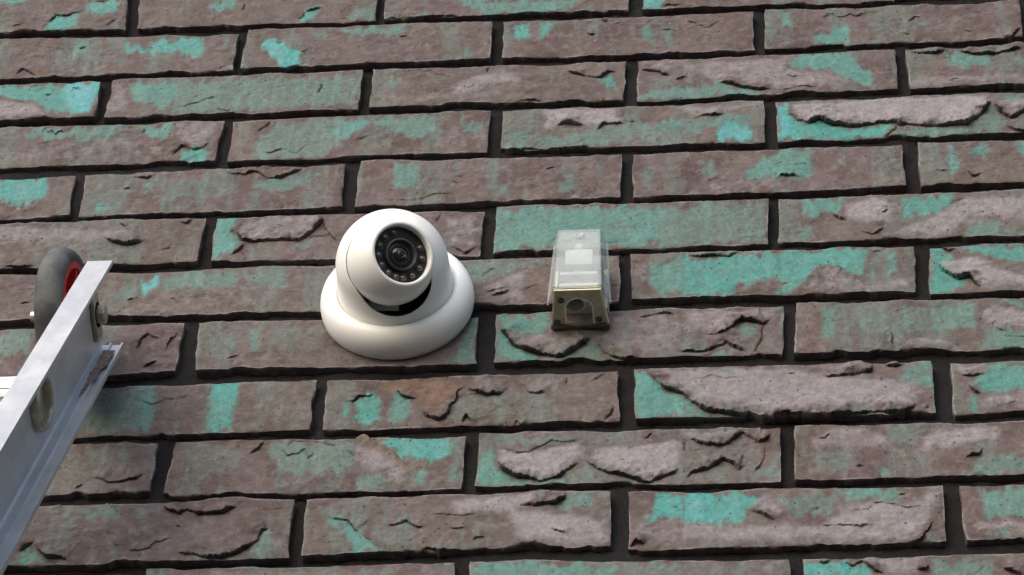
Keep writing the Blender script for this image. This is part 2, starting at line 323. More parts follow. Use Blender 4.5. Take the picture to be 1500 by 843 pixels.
T(.9,.2,590,560,598,560,592,745,470,750,540,620)
T(.9,.35,690,545,920,535,925,610,870,625,740,620,700,590); T(.95,.4,675,600,720,610,770,680,870,710,870,740,680,740); T(.8,.15,960,715,1100,645,1150,700,1220,735,880,742); W(.5,720,620,920,625,1100,630,1060,670,960,715,870,700,770,680); F(8,690,590,725,625,770,680,850,700,910,712,960,718,1010,700,1060,665,1105,640); F(5,1105,640,1150,690,1220,722,1330,725); W(.5,1190,540,1500,530,1500,700,1250,720,1130,640); F(3,1290,550,1350,540,1420,525,1480,540)
O(.9,180,830,420,800,540,843,480,900,380,960,340,900,250,880,180,870); F(4,1085,830,1150,800,1175,795); K(985,843,995,800); T(.9,.45,1290,790,1360,800,1400,850,1440,885,1500,890,1500,990,1290,995)
reg('F')
T(.95,.4,520,35,730,20,700,70,620,90,530,110); T(.8,.3,510,170,550,150,580,190,520,215); T(.95,.45,960,20,1200,8,1180,70,1090,100,950,115); T(.85,.2,1225,180,1270,110,1330,110,1400,140,1460,165,1420,195,1230,200); W(.9,720,60,850,20,950,70,900,130,800,130,720,110); W(.75,900,190,1100,100,1250,20,1500,20,1600,20,1600,150,1330,110,1200,160,1200,190); F(7,655,92,700,112,730,118); F(7,865,95,905,80); F(3,650,92,560,125,480,130); F(3,750,165,830,180,890,155)
T(1,.5,0,290,300,270,760,245,805,260,805,370,770,380,700,350,620,340,580,370,480,400,400,380,250,410,190,465,0,455); T(.9,.45,500,390,580,365,560,390,480,445,410,455,420,400); W(.55,590,345,660,340,740,380,800,400,1020,380,1025,430,480,445,540,410); T(.9,.3,890,265,950,280,950,370,890,370); F(5,800,400,720,360,640,342,585,355,570,385,500,425); F(4,400,395,300,420,240,408,200,460); F(4,0,280,150,275,200,280,260,258)
T(.95,.5,1085,250,1140,245,1220,330,1200,370,1260,400,1240,435,1095,440); T(.8,.5,1220,245,1500,235,1700,235,1700,340,1500,330,1320,290); W(1,1120,300,1300,290,1360,340,1500,370,1600,380,1600,410,1310,420,1280,380,1190,365); F(7,1115,300,1160,345,1210,380,1275,378,1310,430); F(4,1120,235,1170,255,1215,240)
F(7,75,618,120,628,180,615,220,580,260,550,310,560,350,575,390,552); F(7,-20,705,80,695,140,680,190,655,235,675,270,700); K(350,575,345,640,310,700); T(.7,.25,215,610,260,570,320,580,315,630,250,640); T(.7,.15,100,710,170,670,250,700,320,700,160,730); T(.5,.2,0,715,440,690,440,705,0,730); W(.6,0,520,430,510,380,560,310,550,250,545,170,610,0,620)
W(.4,505,495,550,500,550,700,500,700); O(.4,550,520,590,520,580,680,550,690); T(.85,.3,600,510,680,500,680,640,610,640); T(.65,.15,760,520,1000,500,1090,510,1090,620,900,640,770,620); T(.85,.25,1100,500,1290,490,1290,590,1180,610,1100,600); T(.85,.25,1300,690,1330,610,1400,595,1500,600,1600,600,1600,690); T(.8,.5,1390,490,1500,480,1500,520); W(.9,1310,540,1400,510,1500,530,1600,530,1600,590,1330,590); W(.6,940,680,1050,640,1200,650,1240,690,950,695); F(3,1300,550,1320,590); F(4,1240,690,1200,655,1050,640,970,670,935,700); F(4,930,690,910,620,870,650,860,690); F(4,1540,520,1400,508,1320,540,1305,600)
F(7,605,803,640,808,760,800,830,790,835,755); W(.6,620,780,700,750,830,750,800,795,640,805); F(6,880,762,930,770,990,750); T(.8,.3,990,760,1095,755,1100,860,950,850); T(.7,.25,110,785,240,780,240,830,110,830); T(.4,.2,240,785,500,785,450,800,260,810); F(2,450,802,500,800)
T(.9,.4,1340,760,1500,750,1700,750,1700,860,1500,870,1330,890,1290,843); W(.6,1200,770,1330,750,1330,800,1220,800); F(4,1210,805,1280,815,1340,795)
reg('G')
T(.8,.12,340,150,460,20,690,-10,690,110,640,210,370,220); T(.85,.35,610,0,690,-10,685,100,640,210,590,210); T(1,.62,925,-15,1060,-18,1030,120,1020,205,900,205,910,90); T(.5,.4,780,10,850,0,820,20); W(.2,1060,30,1370,10,1355,190,1100,190)
T(.5,.05,310,300,420,270,520,285,470,340,370,370,290,380); F(6,400,415,440,415,480,428,540,430,590,415,635,385); F(3,320,465,370,440)
T(.5,.1,850,280,900,260,1060,260,1080,300,1050,360,900,390,840,350); T(.8,.2,1180,260,1500,245,1560,260,1560,360,1500,380,1380,395,1250,390,1170,320); F(3,1080,315,1130,285,1170,250); K(990,443,1020,445); F(3,1500,385,1300,430,1245,430,1215,455,1170,470); W(.4,1260,430,1400,405,1390,465,1180,475); O(.3,770,280,820,290,790,440,730,470)
T(.75,.25,300,550,530,540,540,590,380,590); T(.5,.1,590,540,720,535,700,590,600,590); F(6,710,535,740,555,790,570,820,548,860,572,920,575,990,570,1040,540,1065,553); F(7,150,690,170,730,210,768,270,768,310,780); F(6,80,745,130,705,150,690); T(1,.35,60,790,130,715,190,770,290,795); F(7,770,740,840,750,920,762,1010,755,1090,720,1130,690,1150,650,1195,640); T(.85,.2,1065,760,1120,725,1160,660,1200,655,1200,765); T(.8,.25,770,785,840,765,1060,765,1000,780); F(2,490,715,550,715); W(.2,300,600,1000,600,1000,720,300,740); F(2,1190,560,1240,545)
T(.9,.35,1405,530,1430,590,1500,640,1500,700,1440,630,1410,570); F(5,1430,580,1460,595,1510,600,1560,570)
W(.4,640,825,1500,810,1500,860,640,870); T(.8,.4,650,820,720,820,710,860,640,860); T(.5,.2,1090,820,1500,815,1500,860,1090,860)
reg('H')
T(.9,.6,0,95,30,90,30,150,0,170); T(1,.55,55,60,155,40,180,50,165,175,50,180); T(.95,.35,220,20,260,40,300,60,310,120,260,175,210,175); O(.6,380,100,480,90,460,130,400,140); T(.55,.05,440,140,540,30,640,50,740,20,800,40,880,40,930,70,930,160,560,170,400,160)
F(5,0,85,50,75,80,50,130,52,160,35); F(5,230,20,280,50,345,62); F(6,360,90,375,140,420,155,460,130,490,80,510,30,560,10); F(7,540,10,570,25,640,50,700,40,740,10); F(6,795,0,830,35,880,35,900,50); F(4,525,185,550,140,575,185); F(4,755,180,770,155,790,180); W(.4,560,-20,740,-30,700,30,640,45,580,20); W(.4,800,-30,980,-30,970,40,880,35,810,20); F(4,1140,165,1180,130,1195,90)
F(6,1360,-50,1395,0,1430,30,1500,45,1560,100)
T(.9,.65,160,250,280,240,480,228,490,320,390,350,340,330,240,320,190,280); T(.9,.4,320,370,380,370,370,450,320,460); T(.7,.2,50,390,190,380,230,420,190,460,60,460); T(.6,.25,480,240,540,235,530,440,450,440,500,350); W(.75,60,290,170,290,290,370,280,430,230,430,190,380,80,370); O(.9,60,240,110,225,200,285,310,350,300,375,180,310); F(4,310,365,200,295,100,235,30,250); K(25,290,60,320)
T(.95,.4,610,290,660,265,680,300,700,370,750,410,840,420,930,420,980,400,1000,440,590,440); T(.6,.15,640,230,1060,215,1050,250,900,275,700,270); T(.75,.1,990,400,1065,345,1150,400,1180,430,1000,440); T(.6,.2,1100,225,1330,215,1250,240,1150,250); W(1,690,290,800,300,900,290,1060,250,1060,320,960,400,880,420,760,400,700,350); W(.95,1090,320,1150,280,1500,250,1500,330,1440,390,1350,420,1210,380); F(8,690,330,715,375,760,405,820,410,880,425,940,410,990,380,1060,330); F(8,1060,330,1120,360,1200,390,1290,412,1345,425,1400,405,1450,390,1500,370); F(4,1320,235,1370,212)
W(.85,480,520,780,490,880,480,780,560,1170,600,1180,690,1000,710,780,690,730,580,500,570); F(7,770,545,810,530,850,535,930,525,985,500,985,475); T(.7,.25,985,490,1115,480,1110,560,960,570,920,560); F(6,180,630,230,620,290,602,340,625,375,640); T(1,.4,0,610,45,620,70,650,120,670,150,710,190,750,60,750,0,650,-60,600,-60,560); F(5,-40,570,0,590,30,605,60,650,90,655); F(3,60,655,130,680,160,720,200,745); F(2,450,640,560,640); F(5,340,745,380,720,420,735,540,725); T(.7,.3,345,750,400,730,540,735,450,750); F(3,910,640,1010,665); F(2,10,550,60,540)
T(1,.65,1325,600,1360,560,1390,480,1500,475,1500,590); F(5,1260,720,1300,690,1340,710); W(.4,1290,610,1500,605,1500,690,1290,690)
W(.3,0,800,490,790,490,860,0,860); T(.4,.2,0,820,250,800,250,860,0,860); T(.9,.35,570,790,1210,790,1220,900,570,900); T(.6,.15,1220,790,1500,780,1500,880,1220,900)
reg('I')
W(.75,-100,-60,500,-60,940,0,1040,0,1020,100,400,130,150,110,50,70,-50,20); F(8,0,50,40,85,110,120,220,140,330,150,420,138,900,130,980,118,1030,100); T(.9,.35,0,60,80,120,200,150,0,165); F(3,1060,112,1090,90); T(.7,.4,980,0,1090,-5,1080,15,1000,20)
T(.8,.45,1270,0,1500,-10,1450,15,1330,45); F(5,1250,0,1290,40,1335,58); T(.9,.45,1270,60,1310,60,1300,125,1260,125); W(.6,1320,60,1500,40,1650,40,1650,110,1320,110)
F(7,15,250,50,240,100,258,160,270,200,255,220,225,260,205,300,225,340,250,375,240,400,215); F(7,0,420,40,380,110,360,150,340,185,325,220,340,250,370,290,350); K(0,340,15,250); T(.6,.05,40,410,180,345,240,370,230,400,120,430,40,430); T(.45,.05,20,280,200,280,240,250,330,280,320,340,60,360); T(.7,.2,340,380,420,320,425,410,320,410); F(3,310,395,350,320,370,260); F(3,45,292,90,280); W(.5,0,200,400,195,390,230,300,220,200,230,150,265,0,245)
T(.55,.1,500,195,550,195,545,330,500,300); W(.55,550,260,660,200,800,190,900,240,960,300,840,290,700,290,580,300); T(.6,.1,880,190,1120,180,1060,230,1010,290,960,280,900,230); W(.85,1060,240,1130,200,1400,185,1400,250,1290,270,1150,280,1050,290); T(.5,.08,560,310,700,290,760,300,760,380,590,390); T(.8,.3,850,365,900,370,920,405,850,410); T(.75,.2,1260,400,1300,310,1360,300,1500,330,1600,330,1600,390,1500,390,1290,410); F(5,1240,330,1265,315,1300,312,1320,282); F(2,580,245,620,245,655,222)
T(1,.6,0,480,170,475,280,470,340,490,290,550,280,590,170,615,0,595); T(1,.8,0,485,130,480,120,590,0,590); T(.7,.2,400,500,560,470,690,470,680,530,620,590,540,580,450,560); T(.85,.35,690,470,960,460,950,520,720,520); W(.6,290,550,360,480,410,530,470,590,410,610,400,570); W(.75,640,600,720,530,900,520,960,540,1080,480,1130,480,1100,590,1000,690,0,690,0,600,200,620,600,625); F(7,285,553,340,560,390,585,410,615); T(.4,0,275,600,300,565,380,590,400,620,300,620); F(6,990,692,1040,680,1080,640,1115,590); T(.7,.2,1050,695,1080,650,1150,690,1160,700); F(2,940,490,990,480); F(2,640,620,850,622)
T(.9,.3,1300,460,1500,450,1700,450,1700,600,1330,600); W(.7,1300,610,1500,600,1650,600,1650,670,1400,650,1290,660); T(.7,.3,1290,670,1440,650,1420,685,1300,690); O(.3,1220,480,1290,470,1270,600,1230,600)
T(.45,.1,0,780,460,775,460,900,0,900); W(.4,200,780,460,775,460,843,300,843); T(1,.6,535,770,690,775,740,795,800,790,830,843,830,900,530,900); W(.6,780,760,1060,755,1040,835,920,835,830,800); F(4,590,770,620,780,655,765); F(6,690,770,740,795,790,775,850,820,900,840); F(6,1030,830,1070,820,1080,800); T(.8,.2,1080,770,1380,770,1360,880,1100,880); F(6,1400,800,1440,820,1500,840)

# ------------------------------------------------------------------ relief of one brick
_rng = np.random.RandomState(5); _tab = _rng.rand(256, 256)
def vnoise(x, y):
    xi = np.floor(x).astype(int); yi = np.floor(y).astype(int); fx = x - xi; fy = y - yi
    fx = fx * fx * fx * (fx * (fx * 6 - 15) + 10); fy = fy * fy * fy * (fy * (fy * 6 - 15) + 10)
    g = lambda a, b: _tab[a & 255, b & 255]
    return (g(xi, yi) * (1 - fx) + g(xi + 1, yi) * fx) * (1 - fy) + (g(xi, yi + 1) * (1 - fx) + g(xi + 1, yi + 1) * fx) * fy - .5
def fbm(x, y, size, octv=4, gain=.55, seed=0):
    o = 0; a = 1
    for k in range(octv):
        o = o + a * vnoise(x / size * 2 ** k + 17.3 * k + seed * 7.7, y / size * 2 ** k + 5.1 * k + seed * 3.3); a *= gain
    return o * 2
def sstep(a, b, x): t = np.clip((x - a) / (b - a), 0, 1); return t * t * (3 - 2 * t)
def inside(P, poly):
    r = np.zeros(len(P), bool); x, y = P[:, 0], P[:, 1]; n = len(poly)
    for i in range(n):
        (x1, y1), (x2, y2) = poly[i], poly[(i + 1) % n]
        if y1 == y2: continue
        c = ((y1 > y) != (y2 > y)) & (x < (x2 - x1) * (y - y1) / (y2 - y1) + x1); r ^= c
    return r
def dist(P, line, closed=False):
    best = np.full(len(P), 1e9); arc = np.zeros(len(P)); acc = 0
    n = len(line)
    for i in range(n if closed else n - 1):
        a = line[i]; b = line[(i + 1) % n]; d = b - a; L = np.hypot(*d)
        if L < 1e-9: continue
        t = np.clip(((P - a) @ d) / L ** 2, 0, 1); q = np.hypot(P[:, 0] - a[0] - t * d[0], P[:, 1] - a[1] - t * d[1])
        m_ = q < best; best = np.where(m_, q, best); arc = np.where(m_, acc + t * L, arc); acc += L
    return best, arc, acc

def left_of(P, line):
    seg = np.diff(line, axis=0); L = np.hypot(seg[:, 0], seg[:, 1]); keep = L > 1e-9; nrm = np.stack([-seg[:, 1], seg[:, 0]], 1) / np.maximum(L, 1e-9)[:, None]
    best = np.full(len(P), 1e9); sg = np.zeros(len(P))
    for i in range(len(seg)):
        if not keep[i]: continue
        a = line[i]; t = ((P - a) @ seg[i]) / L[i] ** 2; tc = np.clip(t, 0, 1)
        dx = P[:, 0] - a[0] - tc * seg[i, 0]; dz = P[:, 1] - a[1] - tc * seg[i, 1]; q = np.hypot(dx, dz)
        n0 = nrm[i] + (nrm[i - 1] if i > 0 else 0); n1 = nrm[i] + (nrm[i + 1] if i < len(seg) - 1 else 0)
        s = np.where(t < 0, dx * n0[0] + dz * n0[1], np.where(t > 1, dx * n1[0] + dz * n1[1], dx * nrm[i, 0] + dz * nrm[i, 1]))
        m_ = q < best; best = np.where(m_, q, best); sg = np.where(m_, s, sg)
    return sg > 0

def brick_mesh(q, feats, seed, cell=.00078):
    """q: 4 corners (x, z) TL TR BR BL on the wall plane. One closed relief: face, four sides."""
    TL, TR, BR_, BL = q
    wd = np.hypot(*(TR - TL)); ht = np.hypot(*(TL - BL))
    nx = int(wd / cell); nz = int(ht / cell)
    # denser rows at the rims so the arris rounds off
    u = np.linspace(0, 1, nx + 1); v = np.linspace(0, 1, nz + 1)
    U, V = np.meshgrid(u, v)                                       # V = 0 bottom, 1 top
    Pm = ((1 - U)[..., None] * BL + U[..., None] * BR_) * (1 - V)[..., None] + ((1 - U)[..., None] * TL + U[..., None] * TR) * V[..., None]
    X, Z = Pm[..., 0].copy(), Pm[..., 1].copy()
    eL, eR, eB, eT = U * wd, (1 - U) * wd, V * ht, (1 - V) * ht
    fo = lambda e: np.exp(-e / .006)
    sx = seed * 1.37
    X += fo(eL) * .0011 * fbm(Z + sx, Z * 0 + 3, .022, 4) - fo(eR) * .0011 * fbm(Z + sx, Z * 0 + 9, .022, 4)
    chip = np.clip(fbm(X + sx, Z * 0 + 21, .03, 4) - .30, 0, 1) * .0035
    Z += fo(eB) * (.0009 * fbm(X + sx, Z * 0 + 13, .03, 5) + chip) - fo(eT) * (.0010 * fbm(X + sx, Z * 0 + 17, .04, 5))
    x, z = X.ravel(), Z.ravel(); nP = len(x)
    P = np.stack([x, z], 1)
    wx = .0016 * fbm(x, z, .012, 3, seed=1) + .0006 * fbm(x, z, .003, 2, seed=2)
    wz = .0042 * fbm(x, z * .2, .0055, 3, seed=6) + .0016 * fbm(x, z, .012, 3, seed=3) + .0006 * fbm(x, z, .003, 2, seed=4)
    Q = P + np.stack([wx, wz], 1); Qs = P + .6 * np.stack([wx, .0016 * fbm(x, z, .012, 3, seed=3) + .0006 * fbm(x, z, .003, 2, seed=4)], 1)
    glaze = np.zeros(nP); hue = np.full(nP, .25); pale = np.zeros(nP); rust = np.zeros(nP)
    rs = np.random.RandomState(seed)
    g0 = np.clip(fbm(x * 2.3, z * .40, .045, 4, seed=seed % 40) * 1.0 - .02 + rs.uniform(-.16, .14), 0, .42); glaze = np.maximum(glaze, g0)
    hue = .12 + .10 * fbm(x, z, .04, 2, seed=9)
    h = .0010 * fbm(x, z, .05, 3, seed=11) + .00035 * fbm(x * .5, z, .010, 4, seed=12) + .00014 * fbm(x, z, .003, 3, seed=13)
    rough_zone = sstep(.1, .6, fbm(x, z, .03, 3, seed=15))
    h = h + .0005 * rough_zone * fbm(x * .6, z, .005, 3, seed=16)
    step = np.zeros(nP); groove = np.zeros(nP); shx = np.zeros(nP); shz = np.zeros(nP)
    feats = list(feats)
    for _ in range(rs.randint(1, 3)):                              # long thin edges of shallow layers
        ln = rs.uniform(.025, .07); x0 = rs.uniform(x.min() + .008, x.max() - .008 - ln); z0_ = rs.uniform(z.min() + .008, z.max() - .008); tt = np.linspace(0, 1, 9)
        lz = rs.normal(0, .0022, 9) + np.sin(tt * np.pi * rs.uniform(.8, 2)) * rs.uniform(-.007, .007); lx = x0 + tt * ln
        q_ = np.stack([lx, np.clip(z0_ + lz, z.min() + .003, z.max() - .003)], 1)
        feats.append(('F', rs.uniform(.0003, .0009), 0, q_ if rs.rand() < .75 else q_[::-1]))
    for _ in range(rs.randint(1, 3)):                              # small scales and spalls
        c0 = np.array([rs.uniform(x.min() + .012, x.max() - .012), rs.uniform(z.min() + .006, z.max() - .006)]); ln = rs.uniform(.005, .014); an = rs.normal(0, .45); cu = rs.uniform(-.35, .35)
        tt = np.linspace(-.5, .5, 5); lx = tt * ln; lz = cu * ln * (tt ** 2 * 4 - .5) * .5 + rs.normal(0, .0005, 5)
        feats.append(('F', rs.uniform(.0005, .0013), 0, np.stack([c0[0] + lx * np.cos(an) - lz * np.sin(an), c0[1] + lx * np.sin(an) + lz * np.cos(an)], 1)))
    for kind, s, hu, line in feats:
        lo = line.min(0) - .03; hi = line.max(0) + .03
        sel = np.where((x > lo[0]) & (x < hi[0]) & (z > lo[1]) & (z < hi[1]))[0]
        if not len(sel): continue
        if kind in 'TWO':
            p = (Q if kind == 'T' else Qs)[sel]; d, _, _ = dist(p, line, True); sd_ = np.where(inside(p, line), d, -d)
            soft = .0042 if kind == 'T' else .0065
            mk = sstep(-soft, soft, sd_)
            if kind == 'T':
                new = s * mk; old = glaze[sel]; glaze[sel] = np.maximum(old, new) * (1 - 0 * mk)
                hue[sel] = hue[sel] * (1 - mk) + hu * mk
            elif kind == 'W':
                pale[sel] = np.maximum(pale[sel], s * mk); glaze[sel] *= (1 - .75 * s * mk)
                h[sel] += .0010 * s * sstep(-.001, .006, sd_)
            else: rust[sel] = np.maximum(rust[sel], s * mk)
        elif kind == 'F':
            p = Qs[sel]; d, arc, L = dist(p, line)
            ch = line[-1] - line[0]; ch = ch / (np.hypot(*ch) + 1e-9); nr = np.array([-ch[1], ch[0]])
            ins = left_of(p, line)
            tp = sstep(-.0006, min(.010, L * .4), np.minimum(arc, L - arc))
            vary = np.clip(.78 + .85 * fbm(p[:, 0], p[:, 1], .013, 3, seed=21), .2, 1.5)
            fall = .0055 + s * 1.2
            up = np.where(ins, s * vary * np.exp(-(d / fall) ** 1.2), 0) * tp
            up *= np.where(ins & (d < .0005), .85, 1)
            better = up > step[sel]
            idx = sel[better]; step[idx] = up[better]
            k_ = .55 * up[better] * np.exp(-d[better] / .004)
            shx[idx] = -nr[0] * k_; shz[idx] = -nr[1] * k_
            gr = np.where(~ins, min(.0001 + .42 * s, .0018) * np.exp(-d / .0016), 0) * tp
            groove[sel] = np.maximum(groove[sel], gr)
        else:
            p = Qs[sel]; d, arc, L = dist(p, line)
            groove[sel] = np.maximum(groove[sel], .0022 * np.exp(-(d / .0007) ** 2) * sstep(0, .004, np.minimum(arc, L - arc)))
    groove *= (step < .0003)
    h = h + step - groove
    e = np.minimum(np.minimum(eL, eR), np.minimum(eB, eT)).ravel()
    wear = .0010 * (1 + fbm(x, z, .02, 3, seed=31))
    h = h - wear * np.exp(-e / .0009) * .45
    pale = np.maximum(pale, .85 * np.exp(-e / .0013) * sstep(-.35, .35, fbm(x, z, .02, 3, seed=33)))
    yout = -h + rs.uniform(-.0009, .0009)
    xs, zs = x + shx, z + shz
    c = np.array([(TL[0] + TR[0] + BR_[0] + BL[0]) / 4, (TL[1] + TR[1] + BR_[1] + BL[1]) / 4])
    co = np.stack([xs - c[0], yout, zs - c[1]], 1)
    idx = np.arange(nP).reshape(nz + 1, nx + 1)
    a, b, d_, e_ = idx[:-1, :-1].ravel(), idx[:-1, 1:].ravel(), idx[1:, 1:].ravel(), idx[1:, :-1].ravel()
    faces = np.stack([a, b, d_, e_], 1)
    rim = np.concatenate([idx[0, :], idx[1:, -1], idx[-1, -2::-1], idx[-2:0:-1, 0]])
    rings = [rim]; cos = [co]; base = nP
    for dep in (.0030, .0075, .022):
        cc = co[rim].copy(); cc[:, 1] = np.maximum(cc[:, 1] + .0008, dep)
        gx, gz = cc[:, 0] + c[0], cc[:, 2] + c[1]
        if dep < .02:
            cc[:, 0] += .0005 * fbm(gx + dep * 40, gz, .006, 2); cc[:, 2] += .0006 * fbm(gx + dep * 40, gz + 3, .006, 2)
        rings.append(np.arange(base, base + len(rim))); base += len(rim); cos.append(cc)
    fs = [faces]
    for r0, r1 in zip(rings, rings[1:]):
        fs.append(np.stack([r0, r1, np.roll(r1, -1), np.roll(r0, -1)], 1))
    co = np.concatenate(cos); faces = np.concatenate(fs)
    me = bpy.data.meshes.new('brick')
    me.vertices.add(len(co)); me.vertices.foreach_set('co', co.astype(np.float32).ravel())
    me.loops.add(faces.size); me.loops.foreach_set('vertex_index', faces.astype(np.int32).ravel())
    me.polygons.add(len(faces)); me.polygons.foreach_set('loop_start', np.arange(0, faces.size, 4, dtype=np.int32))
    me.update(calc_edges=True)
    ex = len(co) - nP
    for nm, ar in (('glaze', glaze), ('hue', hue), ('pale', pale), ('rust', rust)):
        at = me.attributes.new(nm, 'FLOAT', 'POINT')
        tail = np.tile(ar[rim] * (.25 if nm != 'hue' else 1), 3)
        at.data.foreach_set('value', np.concatenate([ar, tail]).astype(np.float32))
    me.shade_smooth(); me.set_sharp_from_angle(angle=R(55))
    me.materials.append(M_BRICK)
    return me, c

wall = empty('brick_wall', (-.15, 0.0, 0.0), 'weathered brown brick wall with flaking turquoise glaze and recessed grey mortar', 'wall')
WO = np.array([-.15, 0.0])
bricks = []; quads = []
for r, row in enumerate(BR):
    for k, t in enumerate(row):
        a = np.array(t, float).reshape(4, 2); qx, qz = on_plane(a[:, 0], a[:, 1]); quads.append((r, k, np.stack([qx, qz], 1)))
owner = {i: [] for i in range(len(quads))}
cent = np.array([q.mean(0) for _, _, q in quads])
for f in FEATS:
    pts = f[3]; mid_ = pts.mean(0) if f[0] in 'TWO' else pts[len(pts) // 2]
    dd = [(max(abs(mid_[0] - c_[0]) / .105, 1) - 1) * .105 + abs(mid_[1] - c_[1]) for c_ in cent]
    # a stain or a lip may run over two bricks of a course only if it was measured so
    owner[int(np.argmin(dd))].append(f)
for i, (r, k, q) in enumerate(quads):
    me, c = brick_mesh(q, owner[i], 11 + i)
    o = bpy.data.objects.new('brick', me); o.location = (c[0] - WO[0], 0, c[1]); link(o, wall)
    bricks.append((r, k, c, me))
# the courses carry on beyond the photograph, laid with the same lattice
PX, PZ = .222, .0625
zc = {r: np.mean([c[1] for rr, k, c, me in bricks if rr == r]) for r in range(12)}
pz = (zc[0] - zc[11]) / 11
x00 = -.4006
full = [me for r, k, c, me in bricks if 1 <= r <= 10 and abs(c[0] + .15) < .33]
random.seed(4)
have = [c for r, k, c, me in bricks]
far = []
for r in range(-30, 46):
    z0 = zc[0] - pz * r
    if z0 < .03: continue
    for j in range(-12, 12):
        xx = x00 + PX * j + PX * .5 * (r % 2)
        if any(abs(xx - c[0]) < .10 and abs(z0 - c[1]) < .03 for c in have): continue
        if -5 <= r <= 16 and -1.3 < xx < 1.0:
            o = bpy.data.objects.new('brick', random.choice(full)); o.location = (xx - WO[0], random.uniform(-.0008, .0008), z0); link(o, wall)
        else: far.append((xx, z0))
bm = bmesh.new()
for xx, z0 in far:
    jx, jz = random.uniform(-.001, .001), random.uniform(-.001, .001)
    box(bm, (xx - WO[0] + jx, .0105 + random.uniform(-.001, .001), z0 + jz), (.2105, .0215, .0505))
so = obj('far_bricks', bm, M_BRICK, wall, smooth=False); so['kind'] = 'stuff'
_fv = np.empty(len(so.data.vertices) * 3, np.float32); so.data.vertices.foreach_get('co', _fv); _fv = _fv.reshape(-1, 3)
_per = np.repeat(np.random.RandomState(8).uniform(.05, .55, len(_fv) // 8), 8)
for _nm, _ar in (('glaze', _per), ('hue', np.full(len(_fv), .35)), ('pale', np.repeat(np.random.RandomState(9).uniform(0, .5, len(_fv) // 8), 8)), ('rust', np.zeros(len(_fv)))):
    so.data.attributes.new(_nm, 'FLOAT', 'POINT').data.foreach_set('value', _ar.astype(np.float32))
# mortar: sandy relief behind the brick faces, and the wall's core
def mortar_sheet(x0, x1, z0, z1, cell, y):
    nx = int((x1 - x0) / cell); nz = int((z1 - z0) / cell)
    Xg, Zg = np.meshgrid(np.linspace(x0, x1, nx + 1), np.linspace(z0, z1, nz + 1)); a, b = Xg.ravel(), Zg.ravel()
    yy = y - .0011 * fbm(a, b, .03, 4, seed=3) - .0006 * fbm(a, b, .009, 2, seed=5)
    idx = np.arange(len(a)).reshape(nz + 1, nx + 1)
    fc = np.stack([idx[:-1, :-1].ravel(), idx[:-1, 1:].ravel(), idx[1:, 1:].ravel(), idx[1:, :-1].ravel()], 1)
    me = bpy.data.meshes.new('mortar'); me.from_pydata(np.stack([a - WO[0], yy, b], 1).tolist(), [], fc.tolist())
    me.materials.append(M_MORTAR); me.shade_smooth()
    return link(bpy.data.objects.new('mortar', me), wall)
mortar_sheet(-1.45, 1.15, 2.25, 3.8, .0042, .0066)
bm = bmesh.new(); box(bm, (0, .062, 2.6), (5.35, .10, 5.2)); obj('wall_core', bm, M_MORTAR, wall, smooth=False)
# ------------------------------------------------------------------ ground
gm, gn, gb = new_mat('paving_ground')
gv = N(gn, 'ShaderNodeTexCoord').outputs['Object']
gc = mix(gn, maprange(gn, noise(gn, gv, 1.5, 5), .35, .65), (.042, .041, .040), (.062, .060, .058))
gc = mix(gn, .6, gc, mix(gn, noise(gn, gv, 90, 4), (.5, .5, .5), (1.5, 1.5, 1.5)), 'MULTIPLY')
gn.links.new(gc, gb.inputs['Base Color']); gb.inputs['Roughness'].default_value = .9
bm = bmesh.new(); vs_ = [bm.verts.new(p) for p in ((-60, -80, 0), (60, -80, 0), (60, 40, 0), (-60, 40, 0))]; bm.faces.new(vs_)
g = obj('ground', bm, gm, None, smooth=False); g['kind'] = 'structure'; g['label'] = 'dark grey paving at the foot of the wall'

# ------------------------------------------------------------------ dome camera
M_WHITE = simple('white_camera_plastic', (.86, .86, .845), .38, 0, .03, 30, .05)
M_DARK = simple('painted_void_shade', (.016, .011, .009), .6, 0, .3, 60)  # near-black: shade of the hollow mouth put into the colour
M_BLACK = simple('black_lens_housing', (.010, .010, .011), .35, 0, .3, 80)
M_GLASSB = simple('dark_lens_glass', (.006, .006, .008), .08, 0, .1, 50, 0, .8)
M_RING = simple('lens_ring_grey', (.055, .055, .055), .4, .3, .2, 80)
M_LED = simple('infrared_lamp_clear', (.12, .105, .095), .12, .4, .3, 400, 0, .8)
M_LEDCUP = simple('infrared_lamp_cup', (.060, .048, .042), .45, 0, .3, 200)
cx, cz = -.2406, 2.9835
cctv = empty('security_camera', (cx, 0, cz), 'white plastic dome security camera with black lens mounted on the brick wall', 'camera')
out = Vector((0, -1, 0))
MB = frame((0, 0, 0), out)                                        # local z points out of the wall
def arcp(c0, c1, r, a0, a1, n): return [(c0 + r * math.cos(R(a0 + (a1 - a0) * i / n)), c1 + r * math.sin(R(a0 + (a1 - a0) * i / n))) for i in range(n + 1)]
bm = bmesh.new()
prof = [(0.0, -.003), (.0545, -.003), (.0560, .0003), (.0572, .0025), (.0579, .0065), (.0579, .0105), (.0572, .0145), (.0557, .0185), (.0535, .0217), (.0508, .0238), (.0482, .0246), (.0460, .0243), (.0446, .0232), (.0438, .0212), (.0434, .018), (.0425, .004), (0, .004)]
lathe(bm, prof, MB, 96)
obj('base_ring', bm, M_WHITE, cctv, angle=50)
